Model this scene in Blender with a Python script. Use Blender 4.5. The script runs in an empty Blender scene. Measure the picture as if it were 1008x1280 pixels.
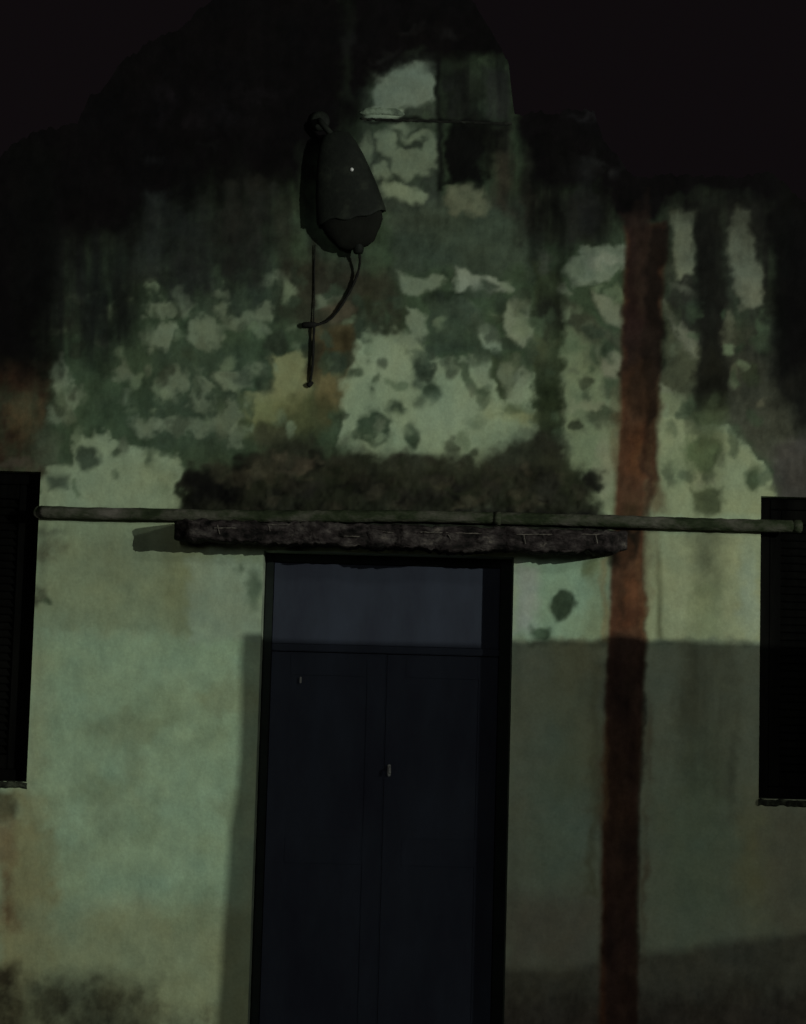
import bpy, bmesh, math, random
import numpy as np
from mathutils import Vector, Matrix
random.seed(7)
SC = bpy.context.scene
COL = SC.collection

# ------------------------------------------------------------------ camera
W0, H0, F = 1008.0, 1280.0, 2565.0
CAM = Vector((0.0, -9.0, 1.6))
TILT, ROLL = math.radians(6.15), math.radians(1.55)
fwd = Vector((0, math.cos(TILT), math.sin(TILT)))
r0 = Vector((1, 0, 0)); u0 = r0.cross(fwd)
rgt = r0*math.cos(ROLL) + u0*math.sin(ROLL)
up = -r0*math.sin(ROLL) + u0*math.cos(ROLL)
cd = bpy.data.cameras.new('camera'); cam = bpy.data.objects.new('camera', cd); COL.objects.link(cam)
cam.matrix_world = Matrix(((rgt.x, up.x, -fwd.x, CAM.x), (rgt.y, up.y, -fwd.y, CAM.y), (rgt.z, up.z, -fwd.z, CAM.z), (0, 0, 0, 1)))
cd.sensor_fit = 'VERTICAL'; cd.sensor_height = 36; cd.lens = 36*F/H0; cd.clip_end = 500
cd.dof.use_dof = True; cd.dof.focus_distance = 8.35; cd.dof.aperture_fstop = 3.6
SC.camera = cam

# ------------------------------------------------------------------ night sky
w = bpy.data.worlds.new('World'); SC.world = w; w.use_nodes = True
bg = w.node_tree.nodes['Background']; bg.inputs[0].default_value = (1.0, .74, .86, 1); bg.inputs[1].default_value = .0044

# ------------------------------------------------------------------ street lamp behind the camera, and two added fill lights
def lamp(name, loc, watt, rad, col):
    l = bpy.data.lights.new(name, 'POINT'); l.energy = watt; l.shadow_soft_size = rad; l.color = col
    o = bpy.data.objects.new(name, l); COL.objects.link(o); o.location = loc; return o
LKEY = Vector((11.8, -13.6, 3.75))
lamp('street_light', LKEY, 4150, .022, (.95, 1, .88))
lamp('side_fill_light', (10.0, -11.5, 5.3), 620, .35, (.95, 1, .90))  # added fill, brightens the area the key leaves in shadow
lamp('front_fill_light', (-1.5, -17.0, 3.3), 420, .9, (.96, 1, .95))  # weak fill added from the front in place of ambient light
SC.view_settings.view_transform = 'Standard'; SC.view_settings.look = 'None'
SC.view_settings.exposure = 0; SC.view_settings.gamma = 1

# ------------------------------------------------------------------ helpers
def P(px, py, y=0.0):
    """point of the plane at depth y seen at photo pixel"""
    d = fwd*F + rgt*(px-W0/2) - up*(py-H0/2)
    t = (y-CAM.y)/d.y
    return CAM + d*t
def lin(c):
    c = np.array(c, float)/255.0
    return np.where(c <= .04045, c/12.92, ((c+.055)/1.055)**2.4)
LIT = np.array((.266, .289, .252))
def alb(c, k=1.0): return tuple(np.clip(lin(c)/LIT*k, 0, .8))
def tag(o, label=None, cat=None, group=None, kind=None):
    if label: o['label'] = label
    if cat: o['category'] = cat
    if group: o['group'] = group
    if kind: o['kind'] = kind
    return o
def empty(name, loc):
    o = bpy.data.objects.new(name, None); COL.objects.link(o); o.location = loc; return o
bpy.context.view_layer.update()
def link(name, me, mat, parent=None, smooth=False):
    o = bpy.data.objects.new(name, me); COL.objects.link(o); me.materials.append(mat)
    if parent:
        o.parent = parent
        off = Vector((0, 0, 0)); q = parent
        while q: off += q.location; q = q.parent
        me.transform(Matrix.Translation(-off))
    if smooth:
        for p in me.polygons: p.use_smooth = True
    return o
def mk(name, bm, mat, parent=None, smooth=False):
    me = bpy.data.meshes.new(name); bmesh.ops.recalc_face_normals(bm, faces=bm.faces); bm.to_mesh(me); bm.free()
    return link(name, me, mat, parent, smooth)
def box(bm, a, b, bev=0.0):
    x0, y0, z0 = a; x1, y1, z1 = b
    r = bmesh.ops.create_cube(bm, size=1)
    for v in r['verts']:
        v.co = Vector(((x0+x1)/2+v.co.x*(x1-x0), (y0+y1)/2+v.co.y*(y1-y0), (z0+z1)/2+v.co.z*(z1-z0)))
    if bev:
        es = {e for v in r['verts'] for e in v.link_edges}
        bmesh.ops.bevel(bm, geom=list(es), offset=bev, segments=2, affect='EDGES')
def tube(bm, pts, rad, n=10, wob=0.0):
    pts = [Vector(p) for p in pts]; rings = []
    for i, p in enumerate(pts):
        t = (pts[min(i+1, len(pts)-1)]-pts[max(i-1, 0)]).normalized()
        a = t.cross(Vector((0, -1, .01))); 
        if a.length < .1: a = t.cross(Vector((1, 0, 0)))
        a.normalize(); b = t.cross(a)
        r = (rad[i] if isinstance(rad, (list, tuple)) else rad)*(1+random.uniform(-wob, wob))
        rings.append([bm.verts.new(p+(a*math.cos(k*2*math.pi/n)+b*math.sin(k*2*math.pi/n))*r) for k in range(n)])
    for A, B in zip(rings, rings[1:]):
        for k in range(n): bm.faces.new((A[k], A[(k+1) % n], B[(k+1) % n], B[k]))
    bm.faces.new(rings[0][::-1]); bm.faces.new(rings[-1])
def spline(pts, n=8):
    pts = [Vector(p) for p in pts]; q = [pts[0]]+pts+[pts[-1]]; out = []
    for i in range(1, len(q)-2):
        for k in range(n):
            t = k/n; a, b, c, d = q[i-1], q[i], q[i+1], q[i+2]
            out.append(.5*((2*b)+(c-a)*t+(2*a-5*b+4*c-d)*t*t+(3*b-a-3*c+d)*t**3))
    out.append(pts[-1]); return out
def lathe(bm, prof, org, axis, n=32, start=None):
    z = axis.normalized(); x = z.orthogonal().normalized(); y = z.cross(x); rings = []
    for r, h in prof:
        rings.append([bm.verts.new(org+z*h+(x*math.cos(k*2*math.pi/n)+y*math.sin(k*2*math.pi/n))*max(r, .0004)) for k in range(n)])
    for A, B in zip(rings, rings[1:]):
        for k in range(n): bm.faces.new((A[k], A[(k+1) % n], B[(k+1) % n], B[k]))
    bm.faces.new(rings[0]); bm.faces.new(rings[-1][::-1])

# ------------------------------------------------------------------ materials
def newmat(name, rough=.85, spec=.25, metal=0):
    m = bpy.data.materials.new(name); m.use_nodes = True
    b = m.node_tree.nodes['Principled BSDF']; b.inputs['Roughness'].default_value = rough
    b.inputs['Specular IOR Level'].default_value = spec; b.inputs['Metallic'].default_value = metal
    return m, m.node_tree, b
def mottled(name, cols, scale=6, rough=.85, spec=.25, bump=.3, stretch=(1, 1, 1), fine=60, bd=.004, metal=0):
    m, nt, b = newmat(name, rough, spec, metal); N, L = nt.nodes, nt.links
    tc = N.new('ShaderNodeTexCoord'); mp = N.new('ShaderNodeMapping'); mp.inputs['Scale'].default_value = stretch
    L.new(tc.outputs['Object'], mp.inputs[0])
    n1 = N.new('ShaderNodeTexNoise'); n1.inputs['Scale'].default_value = scale; n1.inputs['Detail'].default_value = 8; n1.inputs['Roughness'].default_value = .65
    L.new(mp.outputs[0], n1.inputs['Vector'])
    cr = N.new('ShaderNodeValToRGB'); e = cr.color_ramp.elements
    e[0].position = .32; e[1].position = .70; e[0].color = (*cols[0], 1); e[1].color = (*cols[-1], 1)
    for i, c in enumerate(cols[1:-1]):
        q = e.new(.32+.38*(i+1)/(len(cols)-1)); q.color = (*c, 1)
    L.new(n1.outputs[0], cr.inputs[0]); L.new(cr.outputs[0], b.inputs['Base Color'])
    n2 = N.new('ShaderNodeTexNoise'); n2.inputs['Scale'].default_value = fine; n2.inputs['Detail'].default_value = 6
    L.new(mp.outputs[0], n2.inputs['Vector'])
    bp = N.new('ShaderNodeBump'); bp.inputs['Strength'].default_value = bump; bp.inputs['Distance'].default_value = bd
    L.new(n2.outputs[0], bp.inputs['Height']); L.new(bp.outputs[0], b.inputs['Normal'])
    return m
def plaster(name, attr):
    m, nt, b = newmat(name, .92, .12); N, L = nt.nodes, nt.links
    tc = N.new('ShaderNodeTexCoord')
    at = N.new('ShaderNodeAttribute'); at.attribute_name = attr
    n1 = N.new('ShaderNodeTexNoise'); n1.inputs['Scale'].default_value = 9; n1.inputs['Detail'].default_value = 9; n1.inputs['Roughness'].default_value = .72
    n3 = N.new('ShaderNodeTexNoise'); n3.inputs['Scale'].default_value = 75; n3.inputs['Detail'].default_value = 5; n3.inputs['Roughness'].default_value = .7
    for n in (n1, n3): L.new(tc.outputs['Object'], n.inputs['Vector'])
    r1 = N.new('ShaderNodeMapRange'); r1.inputs[1].default_value = .25; r1.inputs[2].default_value = .75; r1.inputs[3].default_value = .83; r1.inputs[4].default_value = 1.15
    r3 = N.new('ShaderNodeMapRange'); r3.inputs[1].default_value = .25; r3.inputs[2].default_value = .75; r3.inputs[3].default_value = .90; r3.inputs[4].default_value = 1.10
    L.new(n1.outputs[0], r1.inputs[0]); L.new(n3.outputs[0], r3.inputs[0])
    mu = N.new('ShaderNodeMath'); mu.operation = 'MULTIPLY'; L.new(r1.outputs[0], mu.inputs[0]); L.new(r3.outputs[0], mu.inputs[1])
    sc = N.new('ShaderNodeVectorMath'); sc.operation = 'SCALE'; L.new(at.outputs['Color'], sc.inputs[0]); L.new(mu.outputs[0], sc.inputs['Scale'])
    L.new(sc.outputs[0], b.inputs['Base Color'])
    n4 = N.new('ShaderNodeTexNoise'); n4.inputs['Scale'].default_value = 22; n4.inputs['Detail'].default_value = 10; n4.inputs['Roughness'].default_value = .6
    L.new(tc.outputs['Object'], n4.inputs['Vector'])
    bp = N.new('ShaderNodeBump'); bp.inputs['Strength'].default_value = .35; bp.inputs['Distance'].default_value = .010
    sx = N.new('ShaderNodeSeparateXYZ'); L.new(at.outputs['Color'], sx.inputs[0])
    ad = N.new('ShaderNodeMath'); ad.operation = 'MULTIPLY_ADD'; L.new(sx.outputs[1], ad.inputs[0]); ad.inputs[1].default_value = .55; L.new(n4.outputs[0], ad.inputs[2])
    L.new(ad.outputs[0], bp.inputs['Height']); L.new(bp.outputs[0], b.inputs['Normal'])
    return m
M_wall = plaster('stained_plaster', 'stain')
M_reveal = mottled('reveal_plaster', [alb((60, 70, 55)), alb((96, 108, 88))], 9)
M_back = mottled('old_render', [alb((30, 34, 28)), alb((60, 66, 54))], 3)
M_roof = mottled('dark_roof_tile', [(.02, .015, .012), (.05, .035, .03)], 5)
M_door = mottled('navy_door_paint', [alb((20, 22, 27)), alb((25, 29, 33)), alb((29, 34, 39))], 3, .7, .08, .12, (1, 1, .35), 40, .002)
M_dframe = mottled('dark_green_frame_paint', [alb((8, 11, 9)), alb((15, 20, 16))], 5, .8, .1)
M_shut = mottled('black_shutter_wood', [(.002, .002, .002), (.009, .009, .008)], 6, .95, .0, .3, (1, 1, .2))
M_canopy = mottled('mouldy_concrete', [alb((4, 4, 4)), alb((12, 12, 10)), alb((24, 22, 20)), alb((38, 37, 33)), alb((60, 58, 50))], 13, .95, .05, 1.0, (.7, 1, 1.5), 40, .02)
M_crust = mottled('lime_crust', [alb((34, 33, 28)), alb((66, 65, 56))], 20)
M_pipe = mottled('mossy_pipe', [alb((12, 16, 9)), alb((24, 30, 18)), alb((42, 44, 35)), alb((58, 58, 50))], 7, .95, .05, .9, (.7, 1, 1.4), 60, .008)
M_lamp = mottled('blackened_enamel', [alb((6, 8, 6)), alb((11, 14, 10)), alb((22, 26, 19))], 8, .7, .15, .4)
M_bulb = mottled('dirty_glass', [alb((7, 8, 6)), alb((13, 15, 11))], 8, .8, .05)
M_steel = mottled('worn_steel', [(.30, .30, .28), (.42, .42, .40)], 30, .6, .3)
M_white = mottled('glint_white', [(.78, .78, .76), (.8, .8, .8)], 30, .5, .5)  # white for the bead that imitates a glint on the lamp
M_cable = mottled('black_cable', [alb((7, 8, 6)), alb((16, 17, 14))], 20, .8, .1)
M_sill = mottled('crumbling_sill', [alb((8, 9, 7)), alb((24, 27, 20)), alb((50, 56, 42))], 26, .95, .05, .8)
M_ground = mottled('packed_earth', [(.03, .025, .02), (.08, .07, .055)], 1.5, .95, .05, .5, fine=12)
M_block = mottled('blocker_render', [(.08, .08, .07), (.16, .16, .14)], 2)

# ------------------------------------------------------------------ numpy noise + stain painting in facade space
def vnoise(x, y, s, seed):
    g = np.random.RandomState(seed).rand(256, 256)
    u = x/s; v = y/s; iu = np.floor(u).astype(int); iv = np.floor(v).astype(int); fu = u-iu; fv = v-iv
    fu = fu*fu*(3-2*fu); fv = fv*fv*(3-2*fv); a = iu % 256; b = iv % 256; a1 = (iu+1) % 256; b1 = (iv+1) % 256
    return (g[a, b]*(1-fu)+g[a1, b]*fu)*(1-fv)+(g[a, b1]*(1-fu)+g[a1, b1]*fu)*fv
def fbm(x, y, s, seed, o=4, k=.55):
    t = 0; a = 1; n = 0
    for i in range(o):
        t = t+a*vnoise(x, y, s, seed+i*13); n += a; a *= k; s *= .5
    return t/n*2-1
def sst(a, b, v):
    t = np.clip((v-a)/(b-a), 0, 1); return t*t*(3-2*t)

def pal(c):
    c = np.array(c, float); return alb(c*min(1.0, (c.mean()/96.0))**.30)
class Paint:
    def __init__(s, px, py):
        s.px, s.py = px, py; n = len(px); s.c = np.zeros((n, 3))
        s.w1 = fbm(px, py, 34, 1, 5, .62); s.w2 = fbm(px, py, 34, 101, 5, .62)
        s.h1 = fbm(px, py, 13, 301, 2); s.h2 = fbm(px, py, 13, 401, 2)
        s.mt = fbm(px, py, 26, 501, 5, .7)
        s.st = fbm(px, py*.10, 22, 601, 4, .6)        # vertical run streaks
    def fill(s, c): s.c[:] = alb(c)
    def _ap(s, idx, m, c, op, mot, streak):
        if mot: m = m*np.clip(1-mot*.5+mot*2.2*s.mt[idx], 0, 1)
        if streak: m = m*np.clip(1-streak*.5+streak*2.2*s.st[idx], 0, 1)
        m = (m*op)[:, None]; s.c[idx] = s.c[idx]*(1-m)+np.array(pal(c))*m
    def _sel(s, x0, y0, x1, y1, soft, warp):
        q = soft*2+warp*1.3+8
        return np.nonzero((s.px > x0-q) & (s.px < x1+q) & (s.py > y0-q) & (s.py < y1+q))[0]
    def poly(s, pts, c, op=1, soft=4, warp=14, mot=0, streak=0, fine=2.5):
        p = np.array(pts, float); idx = s._sel(p[:, 0].min(), p[:, 1].min(), p[:, 0].max(), p[:, 1].max(), soft, warp)
        if len(idx) == 0: return
        x = s.px[idx]+s.w1[idx]*warp*1.1+s.h1[idx]*(warp*.35+fine); y = s.py[idx]+s.w2[idx]*warp*1.1+s.h2[idx]*(warp*.35+fine)
        d = np.full(len(idx), 1e9); ins = np.zeros(len(idx), bool); n = len(p)
        for i in range(n):
            ax, ay = p[i]; bx, by = p[(i+1) % n]; ex, ey = bx-ax, by-ay
            t = np.clip(((x-ax)*ex+(y-ay)*ey)/(ex*ex+ey*ey+1e-9), 0, 1)
            d = np.minimum(d, (x-ax-t*ex)**2+(y-ay-t*ey)**2)
            if ay != by:
                cr = ((ay > y) != (by > y)) & (x < ex*(y-ay)/(by-ay)+ax); ins ^= cr
        d = np.sqrt(d)*np.where(ins, 1, -1)
        s._ap(idx, sst(-soft*1.25, soft*1.25, d), c, op, mot, streak)
    def ell(s, cx, cy, rx, ry, c, op=1, soft=4, warp=10, mot=0, streak=0):
        idx = s._sel(cx-rx, cy-ry, cx+rx, cy+ry, soft, warp)
        if len(idx) == 0: return
        x = s.px[idx]+s.w1[idx]*warp*1.2+s.h1[idx]*(warp*.4+3)-cx; y = s.py[idx]+s.w2[idx]*warp*1.2+s.h2[idx]*(warp*.4+3)-cy
        d = (1-np.sqrt((x/rx)**2+(y/ry)**2))*min(rx, ry)
        s._ap(idx, sst(-soft*1.25, soft*1.25, d), c, op, mot, streak)
    def line(s, pts, wd, c, op=1, soft=2, warp=5, mot=0, streak=0):
        for (ax, ay), (bx, by) in zip(pts, pts[1:]):
            dx, dy = bx-ax, by-ay; l = math.hypot(dx, dy); nx, ny = -dy/l*wd/2, dx/l*wd/2
            s.poly([(ax+nx, ay+ny), (bx+nx, by+ny), (bx-nx, by-ny), (ax-nx, ay-ny)], c, op, soft, warp, mot, streak)

# colours as the lit plaster, the films and the moulds look in the photo
PA, PB, PY = (93, 107, 82), (99, 114, 90), (90, 97, 66)
G, G2, G3 = (48, 63, 43), (33, 43, 31), (60, 77, 53)
MO, M2, BR, RU, OC = (11, 12, 10), (20, 22, 17), (46, 42, 27), (60, 39, 24), (78, 80, 48)

def paint_wall(p):
    p.fill(PA)
    # ---- lower wall, left of the door
    p.poly([(40, 650), (330, 650), (330, 780), (200, 788), (40, 788)], (88, 101, 76), 1, 6, 6)
    p.poly([(60, 790), (310, 790), (300, 1120), (50, 1120)], (92, 111, 86), .9, 12, 14)
    p.ell(228, 730, 24, 60, OC, .45, 14, 10); p.ell(150, 700, 60, 30, (80, 92, 70), .6, 14)
    p.poly([(232, 700), (330, 704), (326, 800), (240, 800)], (92, 106, 86), .7, 6, 8)
    p.ell(318, 738, 10, 22, G, .7, 5, 5); p.ell(297, 712, 6, 5, G, .6, 3); p.ell(252, 785, 12, 10, PB, .7, 5)
    p.poly([(20, 985), (62, 1000), (80, 1300), (-20, 1300)], (88, 88, 58), .8, 14, 12)
    p.poly([(60, 1130), (330, 1130), (330, 1300), (20, 1300)], (88, 98, 72), .85, 26, 12)
    for i in range(26):
        random.seed(i+50); p.ell(random.uniform(60, 300), random.uniform(820, 1150), random.uniform(12, 46), random.uniform(10, 34), random.choice([(80, 96, 72), (86, 100, 76), (99, 118, 92), (86, 96, 70)]), .38, 9, 14)
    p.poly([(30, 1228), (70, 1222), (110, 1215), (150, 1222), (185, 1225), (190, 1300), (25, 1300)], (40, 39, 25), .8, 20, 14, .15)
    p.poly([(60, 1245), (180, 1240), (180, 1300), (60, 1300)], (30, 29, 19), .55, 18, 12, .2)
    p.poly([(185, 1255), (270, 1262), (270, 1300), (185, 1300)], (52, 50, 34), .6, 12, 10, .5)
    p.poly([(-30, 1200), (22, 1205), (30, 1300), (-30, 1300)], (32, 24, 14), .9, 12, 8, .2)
    p.poly([(-20, 985), (22, 990), (14, 1030), (-20, 1030)], (58, 56, 36), .9, 6, 8)
    p.poly([(-40, 1080), (18, 1085), (22, 1165), (-40, 1165)], (70, 46, 26), .9, 8, 8, .4, .3)
    p.poly([(-40, 1030), (20, 1030), (20, 1080), (-40, 1080)], (84, 70, 44), .7, 10, 8)
    p.ell(60, 690, 22, 12, (60, 60, 42), .7, 7, 12, .6); p.ell(48, 740, 14, 14, (50, 54, 40), .8, 6, 12, .5); p.ell(58, 668, 24, 6, (60, 66, 50), .6, 4)
    p.ell(60, 750, 7, 4, G, .8, 3)
    # ---- lower wall, right of the door
    p.poly([(640, 805), (1010, 805), (1010, 1300), (620, 1300)], (90, 99, 80), .8, 10, 4)
    p.poly([(690, 800), (745, 800), (745, 1000), (700, 1000)], (90, 92, 62), .5, 16, 10)
    p.ell(700, 1010, 34, 120, (84, 102, 82), .7, 26, 14)
    p.poly([(850, 800), (915, 800), (910, 1000), (850, 990)], (74, 78, 56), .7, 16, 10, 0, .3)
    p.ell(880, 900, 26, 90, (66, 72, 54), .5, 18, 10, 0, .5)
    p.ell(870, 1060, 50, 110, (80, 98, 74), .6, 30, 16)
    p.ell(945, 1080, 22, 70, (96, 96, 58), .5, 18, 14); p.ell(914, 970, 5, 36, (60, 66, 50), .6, 5, 3)
    p.poly([(632, 1120), (760, 1120), (750, 1215), (630, 1215)], (84, 84, 68), .8, 24, 10)
    p.poly([(960, 1000), (1020, 1000), (1020, 1170), (960, 1160)], (86, 88, 68), .7, 16, 8)
    p.poly([(600, 1208), (700, 1212), (760, 1200), (870, 1184), (1030, 1162), (1030, 1320), (600, 1320)], (64, 66, 53), .9, 8, 3, 0, 0, 1)  # second cast shadow, painted into the plaster colour as a sloping wedge
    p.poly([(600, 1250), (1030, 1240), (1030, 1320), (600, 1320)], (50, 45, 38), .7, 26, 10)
    # ---- strip between the cross pipe and the cast shadow's upper edge, right of the door
    p.poly([(645, 690), (775, 665), (770, 800), (645, 800)], (86, 106, 84), 1, 6, 8)
    p.poly([(645, 705), (672, 712), (668, 790), (645, 795)], (100, 104, 96), .6, 8, 6)
    p.ell(701, 757, 17, 17, (40, 54, 38), 1, 3, 5); p.ell(699, 770, 9, 9, (40, 54, 38), 1, 3, 4)
    p.ell(676, 790, 13, 9, (46, 62, 44), .95, 3, 6); p.ell(740, 705, 9, 11, G3, .8, 5); p.ell(728, 690, 20, 4, G3, .7, 3)
    p.poly([(735, 700), (765, 690), (765, 800), (730, 800)], OC, .4, 10, 8)
    p.poly([(800, 665), (960, 665), (955, 803), (800, 800)], (94, 103, 76), 1, 4, 4)
    p.poly([(862, 660), (905, 660), (900, 740), (870, 745)], (62, 70, 50), .8, 12, 10, .2)
    p.poly([(865, 730), (905, 730), (900, 805), (865, 805)], (80, 90, 62), .6, 10, 10)
    p.ell(935, 740, 12, 50, (92, 106, 88), .7, 8)
    for x in (670, 715, 752, 830, 880, 925): p.ell(x, 803, 15, 5, (66, 74, 58), .7, 4, 8)  # darker spots painted along the shadow's ragged top edge
    # ---- upper wall: grey-green film over everything above, leaving paint patches
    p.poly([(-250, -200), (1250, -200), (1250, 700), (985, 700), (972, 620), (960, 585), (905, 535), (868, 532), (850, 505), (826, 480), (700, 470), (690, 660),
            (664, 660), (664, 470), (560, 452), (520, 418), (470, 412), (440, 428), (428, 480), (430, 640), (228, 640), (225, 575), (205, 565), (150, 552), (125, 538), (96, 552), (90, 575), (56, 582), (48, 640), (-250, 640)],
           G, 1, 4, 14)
    p.poly([(160, 250), (340, 240), (460, 300), (470, 380), (300, 400), (150, 380), (60, 420), (60, 330)], (38, 46, 37), .85, 24, 16, .3, .4)
    p.poly([(190, 420), (310, 440), (300, 560), (190, 560)], (48, 62, 46), .8, 14, 12, .4)
    p.poly([(350, 330), (500, 330), (505, 420), (440, 410), (430, 470), (395, 480), (380, 420), (350, 400)], (39, 38, 27), .8, 12, 12, .2)
    p.poly([(486, 250), (672, 250), (690, 345), (490, 338)], (46, 57, 43), 1, 10, 14)
    p.ell(520, 270, 34, 18, (60, 70, 54), .4, 12); p.ell(620, 300, 40, 22, (54, 66, 50), .5, 14)
    p.poly([(800, 470), (905, 430), (1020, 430), (1020, 640), (980, 640), (960, 580), (905, 530)], (52, 55, 43), .9, 10, 10)
    p.poly([(965, 560), (1020, 540), (1020, 640), (975, 640)], (50, 50, 44), .9, 8, 6)
    p.poly([(-60, 440), (60, 440), (55, 600), (-60, 600)], (46, 36, 24), .95, 14, 14, .3, .3)
    p.ell(32, 520, 18, 30, (76, 66, 42), .7, 9, 12, .3, .4); p.ell(20, 470, 30, 20, (56, 38, 24), .6, 10); p.ell(20, 582, 26, 6, (62, 58, 46), .7, 4)
    # left patches
    for (x, y, a, b, o) in [(68, 470, 12, 24, .8), (88, 500, 22, 11, .75), (70, 520, 14, 8, .6), (200, 388, 13, 15, .7), (203, 420, 15, 12, .8), (232, 384, 13, 14, .65),
                         (256, 415, 17, 20, .7), (226, 370, 8, 8, .5), (275, 385, 9, 8, .5), (152, 472, 15, 9, .5), (215, 476, 12, 22, .6), (250, 486, 14, 26, .65), (292, 474, 20, 14, .75), (318, 458, 13, 7, .5),
                         (300, 402, 26, 11, .55), (330, 392, 12, 12, .55), (178, 532, 12, 8, .8), (203, 528, 13, 9, .85), (238, 530, 32, 11, .55), (282, 520, 20, 22, .5), (345, 350, 17, 7, .6), (358, 358, 9, 6, .5),
                         (176, 398, 5, 5, .6), (72, 418, 8, 3, .5), (106, 400, 4, 9, .35), (185, 420, 9, 9, .4), (270, 365, 7, 6, .4), (160, 500, 10, 8, .4), (296, 540, 18, 12, .5), (410, 378, 12, 9, .5)]:
        p.ell(x, y, a, b, (86, 98, 76), o, 4, 14)
    p.poly([(305, 518), (308, 492), (326, 486), (342, 466), (336, 448), (352, 440), (376, 438), (386, 470), (384, 496), (372, 512), (352, 522), (322, 530)], PY, 1, 3, 8)
    p.poly([(300, 500), (385, 500), (385, 535), (310, 545)], (80, 88, 52), .5, 10, 10)
    p.ell(344, 426, 15, 15, (38, 48, 34), 1, 4, 6); p.ell(331, 478, 11, 14, (44, 56, 40), .9, 4, 6); p.ell(305, 470, 10, 9, (46, 58, 44), .7, 5)
    p.ell(107, 576, 14, 14, (50, 62, 46), .95, 4, 8); p.poly([(60, 594), (86, 594), (86, 611), (62, 611)], (54, 66, 50), .9, 4, 4)
    p.ell(190, 574, 10, 12, G, .7, 5); p.ell(206, 600, 10, 16, (78, 92, 68), .7, 6, 12, .4); p.line([(93, 600), (100, 622)], 5, G3, .6)
    p.ell(60, 560, 18, 24, (62, 72, 54), .6, 8, 10)
    # centre
    p.poly([(440, 490), (664, 470), (664, 560), (600, 574), (520, 566), (440, 560)], (94, 108, 82), .8, 8, 10)
    p.poly([(395, 405), (445, 405), (440, 450), (428, 500), (395, 500)], (64, 58, 36), .85, 8, 12); p.ell(408, 480, 26, 28, (84, 82, 52), .7, 10, 12)
    p.ell(418, 432, 22, 24, (50, 46, 26), .8, 9, 12); p.ell(428, 390, 16, 10, (66, 62, 46), .7, 5); p.ell(405, 512, 14, 18, (58, 60, 36), .8, 6, 10)
    p.ell(375, 525, 26, 30, (56, 62, 38), .75, 10, 12); p.ell(340, 545, 24, 18, (50, 52, 36), .8, 8)
    p.ell(466, 535, 17, 22, (46, 60, 42), 1, 4, 9); p.ell(492, 508, 14, 9, (50, 64, 46), .95, 4, 8); p.ell(538, 488, 14, 13, (48, 62, 44), 1, 4, 6)
    p.ell(515, 545, 10, 17, (46, 60, 42), 1, 3, 4); p.ell(596, 530, 13, 6, (62, 76, 54), .8, 4, 6); p.ell(500, 480, 8, 6, G3, .6, 3); p.ell(420, 522, 7, 9, G, .9, 3)
    p.poly([(503, 438), (530, 436), (546, 442), (534, 460), (528, 474), (524, 490), (514, 484), (516, 458)], (52, 66, 50), .85, 5, 8)
    p.ell(524, 500, 9, 7, (52, 66, 48), .8, 4, 6); p.poly([(530, 430), (600, 430), (604, 446), (586, 442), (566, 448), (550, 440), (535, 446)], (44, 58, 42), .95, 4, 8)
    p.poly([(570, 452), (584, 458), (590, 474), (596, 486), (612, 496), (606, 502), (590, 494), (578, 478)], (52, 66, 46), .9, 3, 5)
    p.poly([(610, 448), (646, 446), (648, 470), (640, 490), (634, 504), (624, 500), (618, 482), (610, 474)], (48, 60, 38), .98, 3, 7)
    p.poly([(622, 420), (660, 424), (652, 442), (628, 440)], (44, 56, 40), .9, 3, 7)
    p.poly([(586, 446), (606, 444), (612, 470), (616, 490), (600, 484)], (86, 98, 76), .8, 4, 7)
    p.ell(655, 520, 11, 16, OC, .5, 6); p.ell(640, 520, 24, 8, (100, 106, 68), .5, 8)
    p.poly([(496, 337), (520, 346), (548, 346), (560, 352), (548, 362), (520, 366), (505, 362)], (80, 92, 72), .95, 3, 8)
    p.poly([(572, 334), (598, 342), (622, 344), (640, 358), (618, 366), (592, 371), (566, 366)], (90, 100, 82), 1, 3, 8)
    p.poly([(640, 368), (664, 386), (664, 428), (650, 436), (636, 418), (630, 388)], (88, 99, 78), .9, 4, 8)
    p.poly([(596, 400), (622, 412), (626, 440), (612, 444), (600, 424)], (88, 102, 82), .95, 4, 8); p.poly([(508, 384), (532, 392), (531, 424), (510, 438), (492, 430), (510, 412)], (84, 97, 76), .9, 3, 8)
    p.ell(572, 386, 16, 10, (74, 86, 66), .8, 4, 10); p.ell(545, 372, 14, 8, (30, 38, 30), .8, 4); p.ell(590, 368, 26, 4, (24, 30, 24), .8, 3, 6)
    p.ell(632, 470, 10, 14, (82, 92, 70), .7, 4); p.ell(650, 470, 9, 12, (84, 94, 74), .7, 4); p.ell(585, 395, 14, 7, (66, 78, 60), .6, 5)
    p.poly([(536, 380), (566, 372), (600, 392), (596, 430), (560, 440), (534, 420)], (44, 56, 42), .85, 5, 12, .2)
    p.ell(560, 520, 40, 24, PB, .5, 14); p.ell(480, 450, 30, 22, PB, .6, 10)
    p.ell(645, 492, 12, 10, (92, 102, 78), .7, 4, 6); p.ell(644, 512, 10, 6, (56, 70, 44), .7, 4)
    # dark green run right of centre
    p.poly([(664, 330), (704, 340), (706, 600), (664, 600)], (44, 54, 34), .95, 5, 8, 0, .2)
    p.ell(684, 392, 16, 26, (26, 30, 22), .9, 8, 10); p.ell(684, 494, 18, 20, (30, 40, 22), .9, 8, 10); p.ell(688, 555, 22, 26, (30, 38, 22), .9, 8, 10); p.ell(676, 440, 14, 22, (58, 66, 44), .6, 8)
    # between the run and the rust
    p.poly([(704, 412), (738, 420), (776, 440), (776, 640), (740, 636), (704, 590)], (82, 94, 68), .95, 5, 10)
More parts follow.
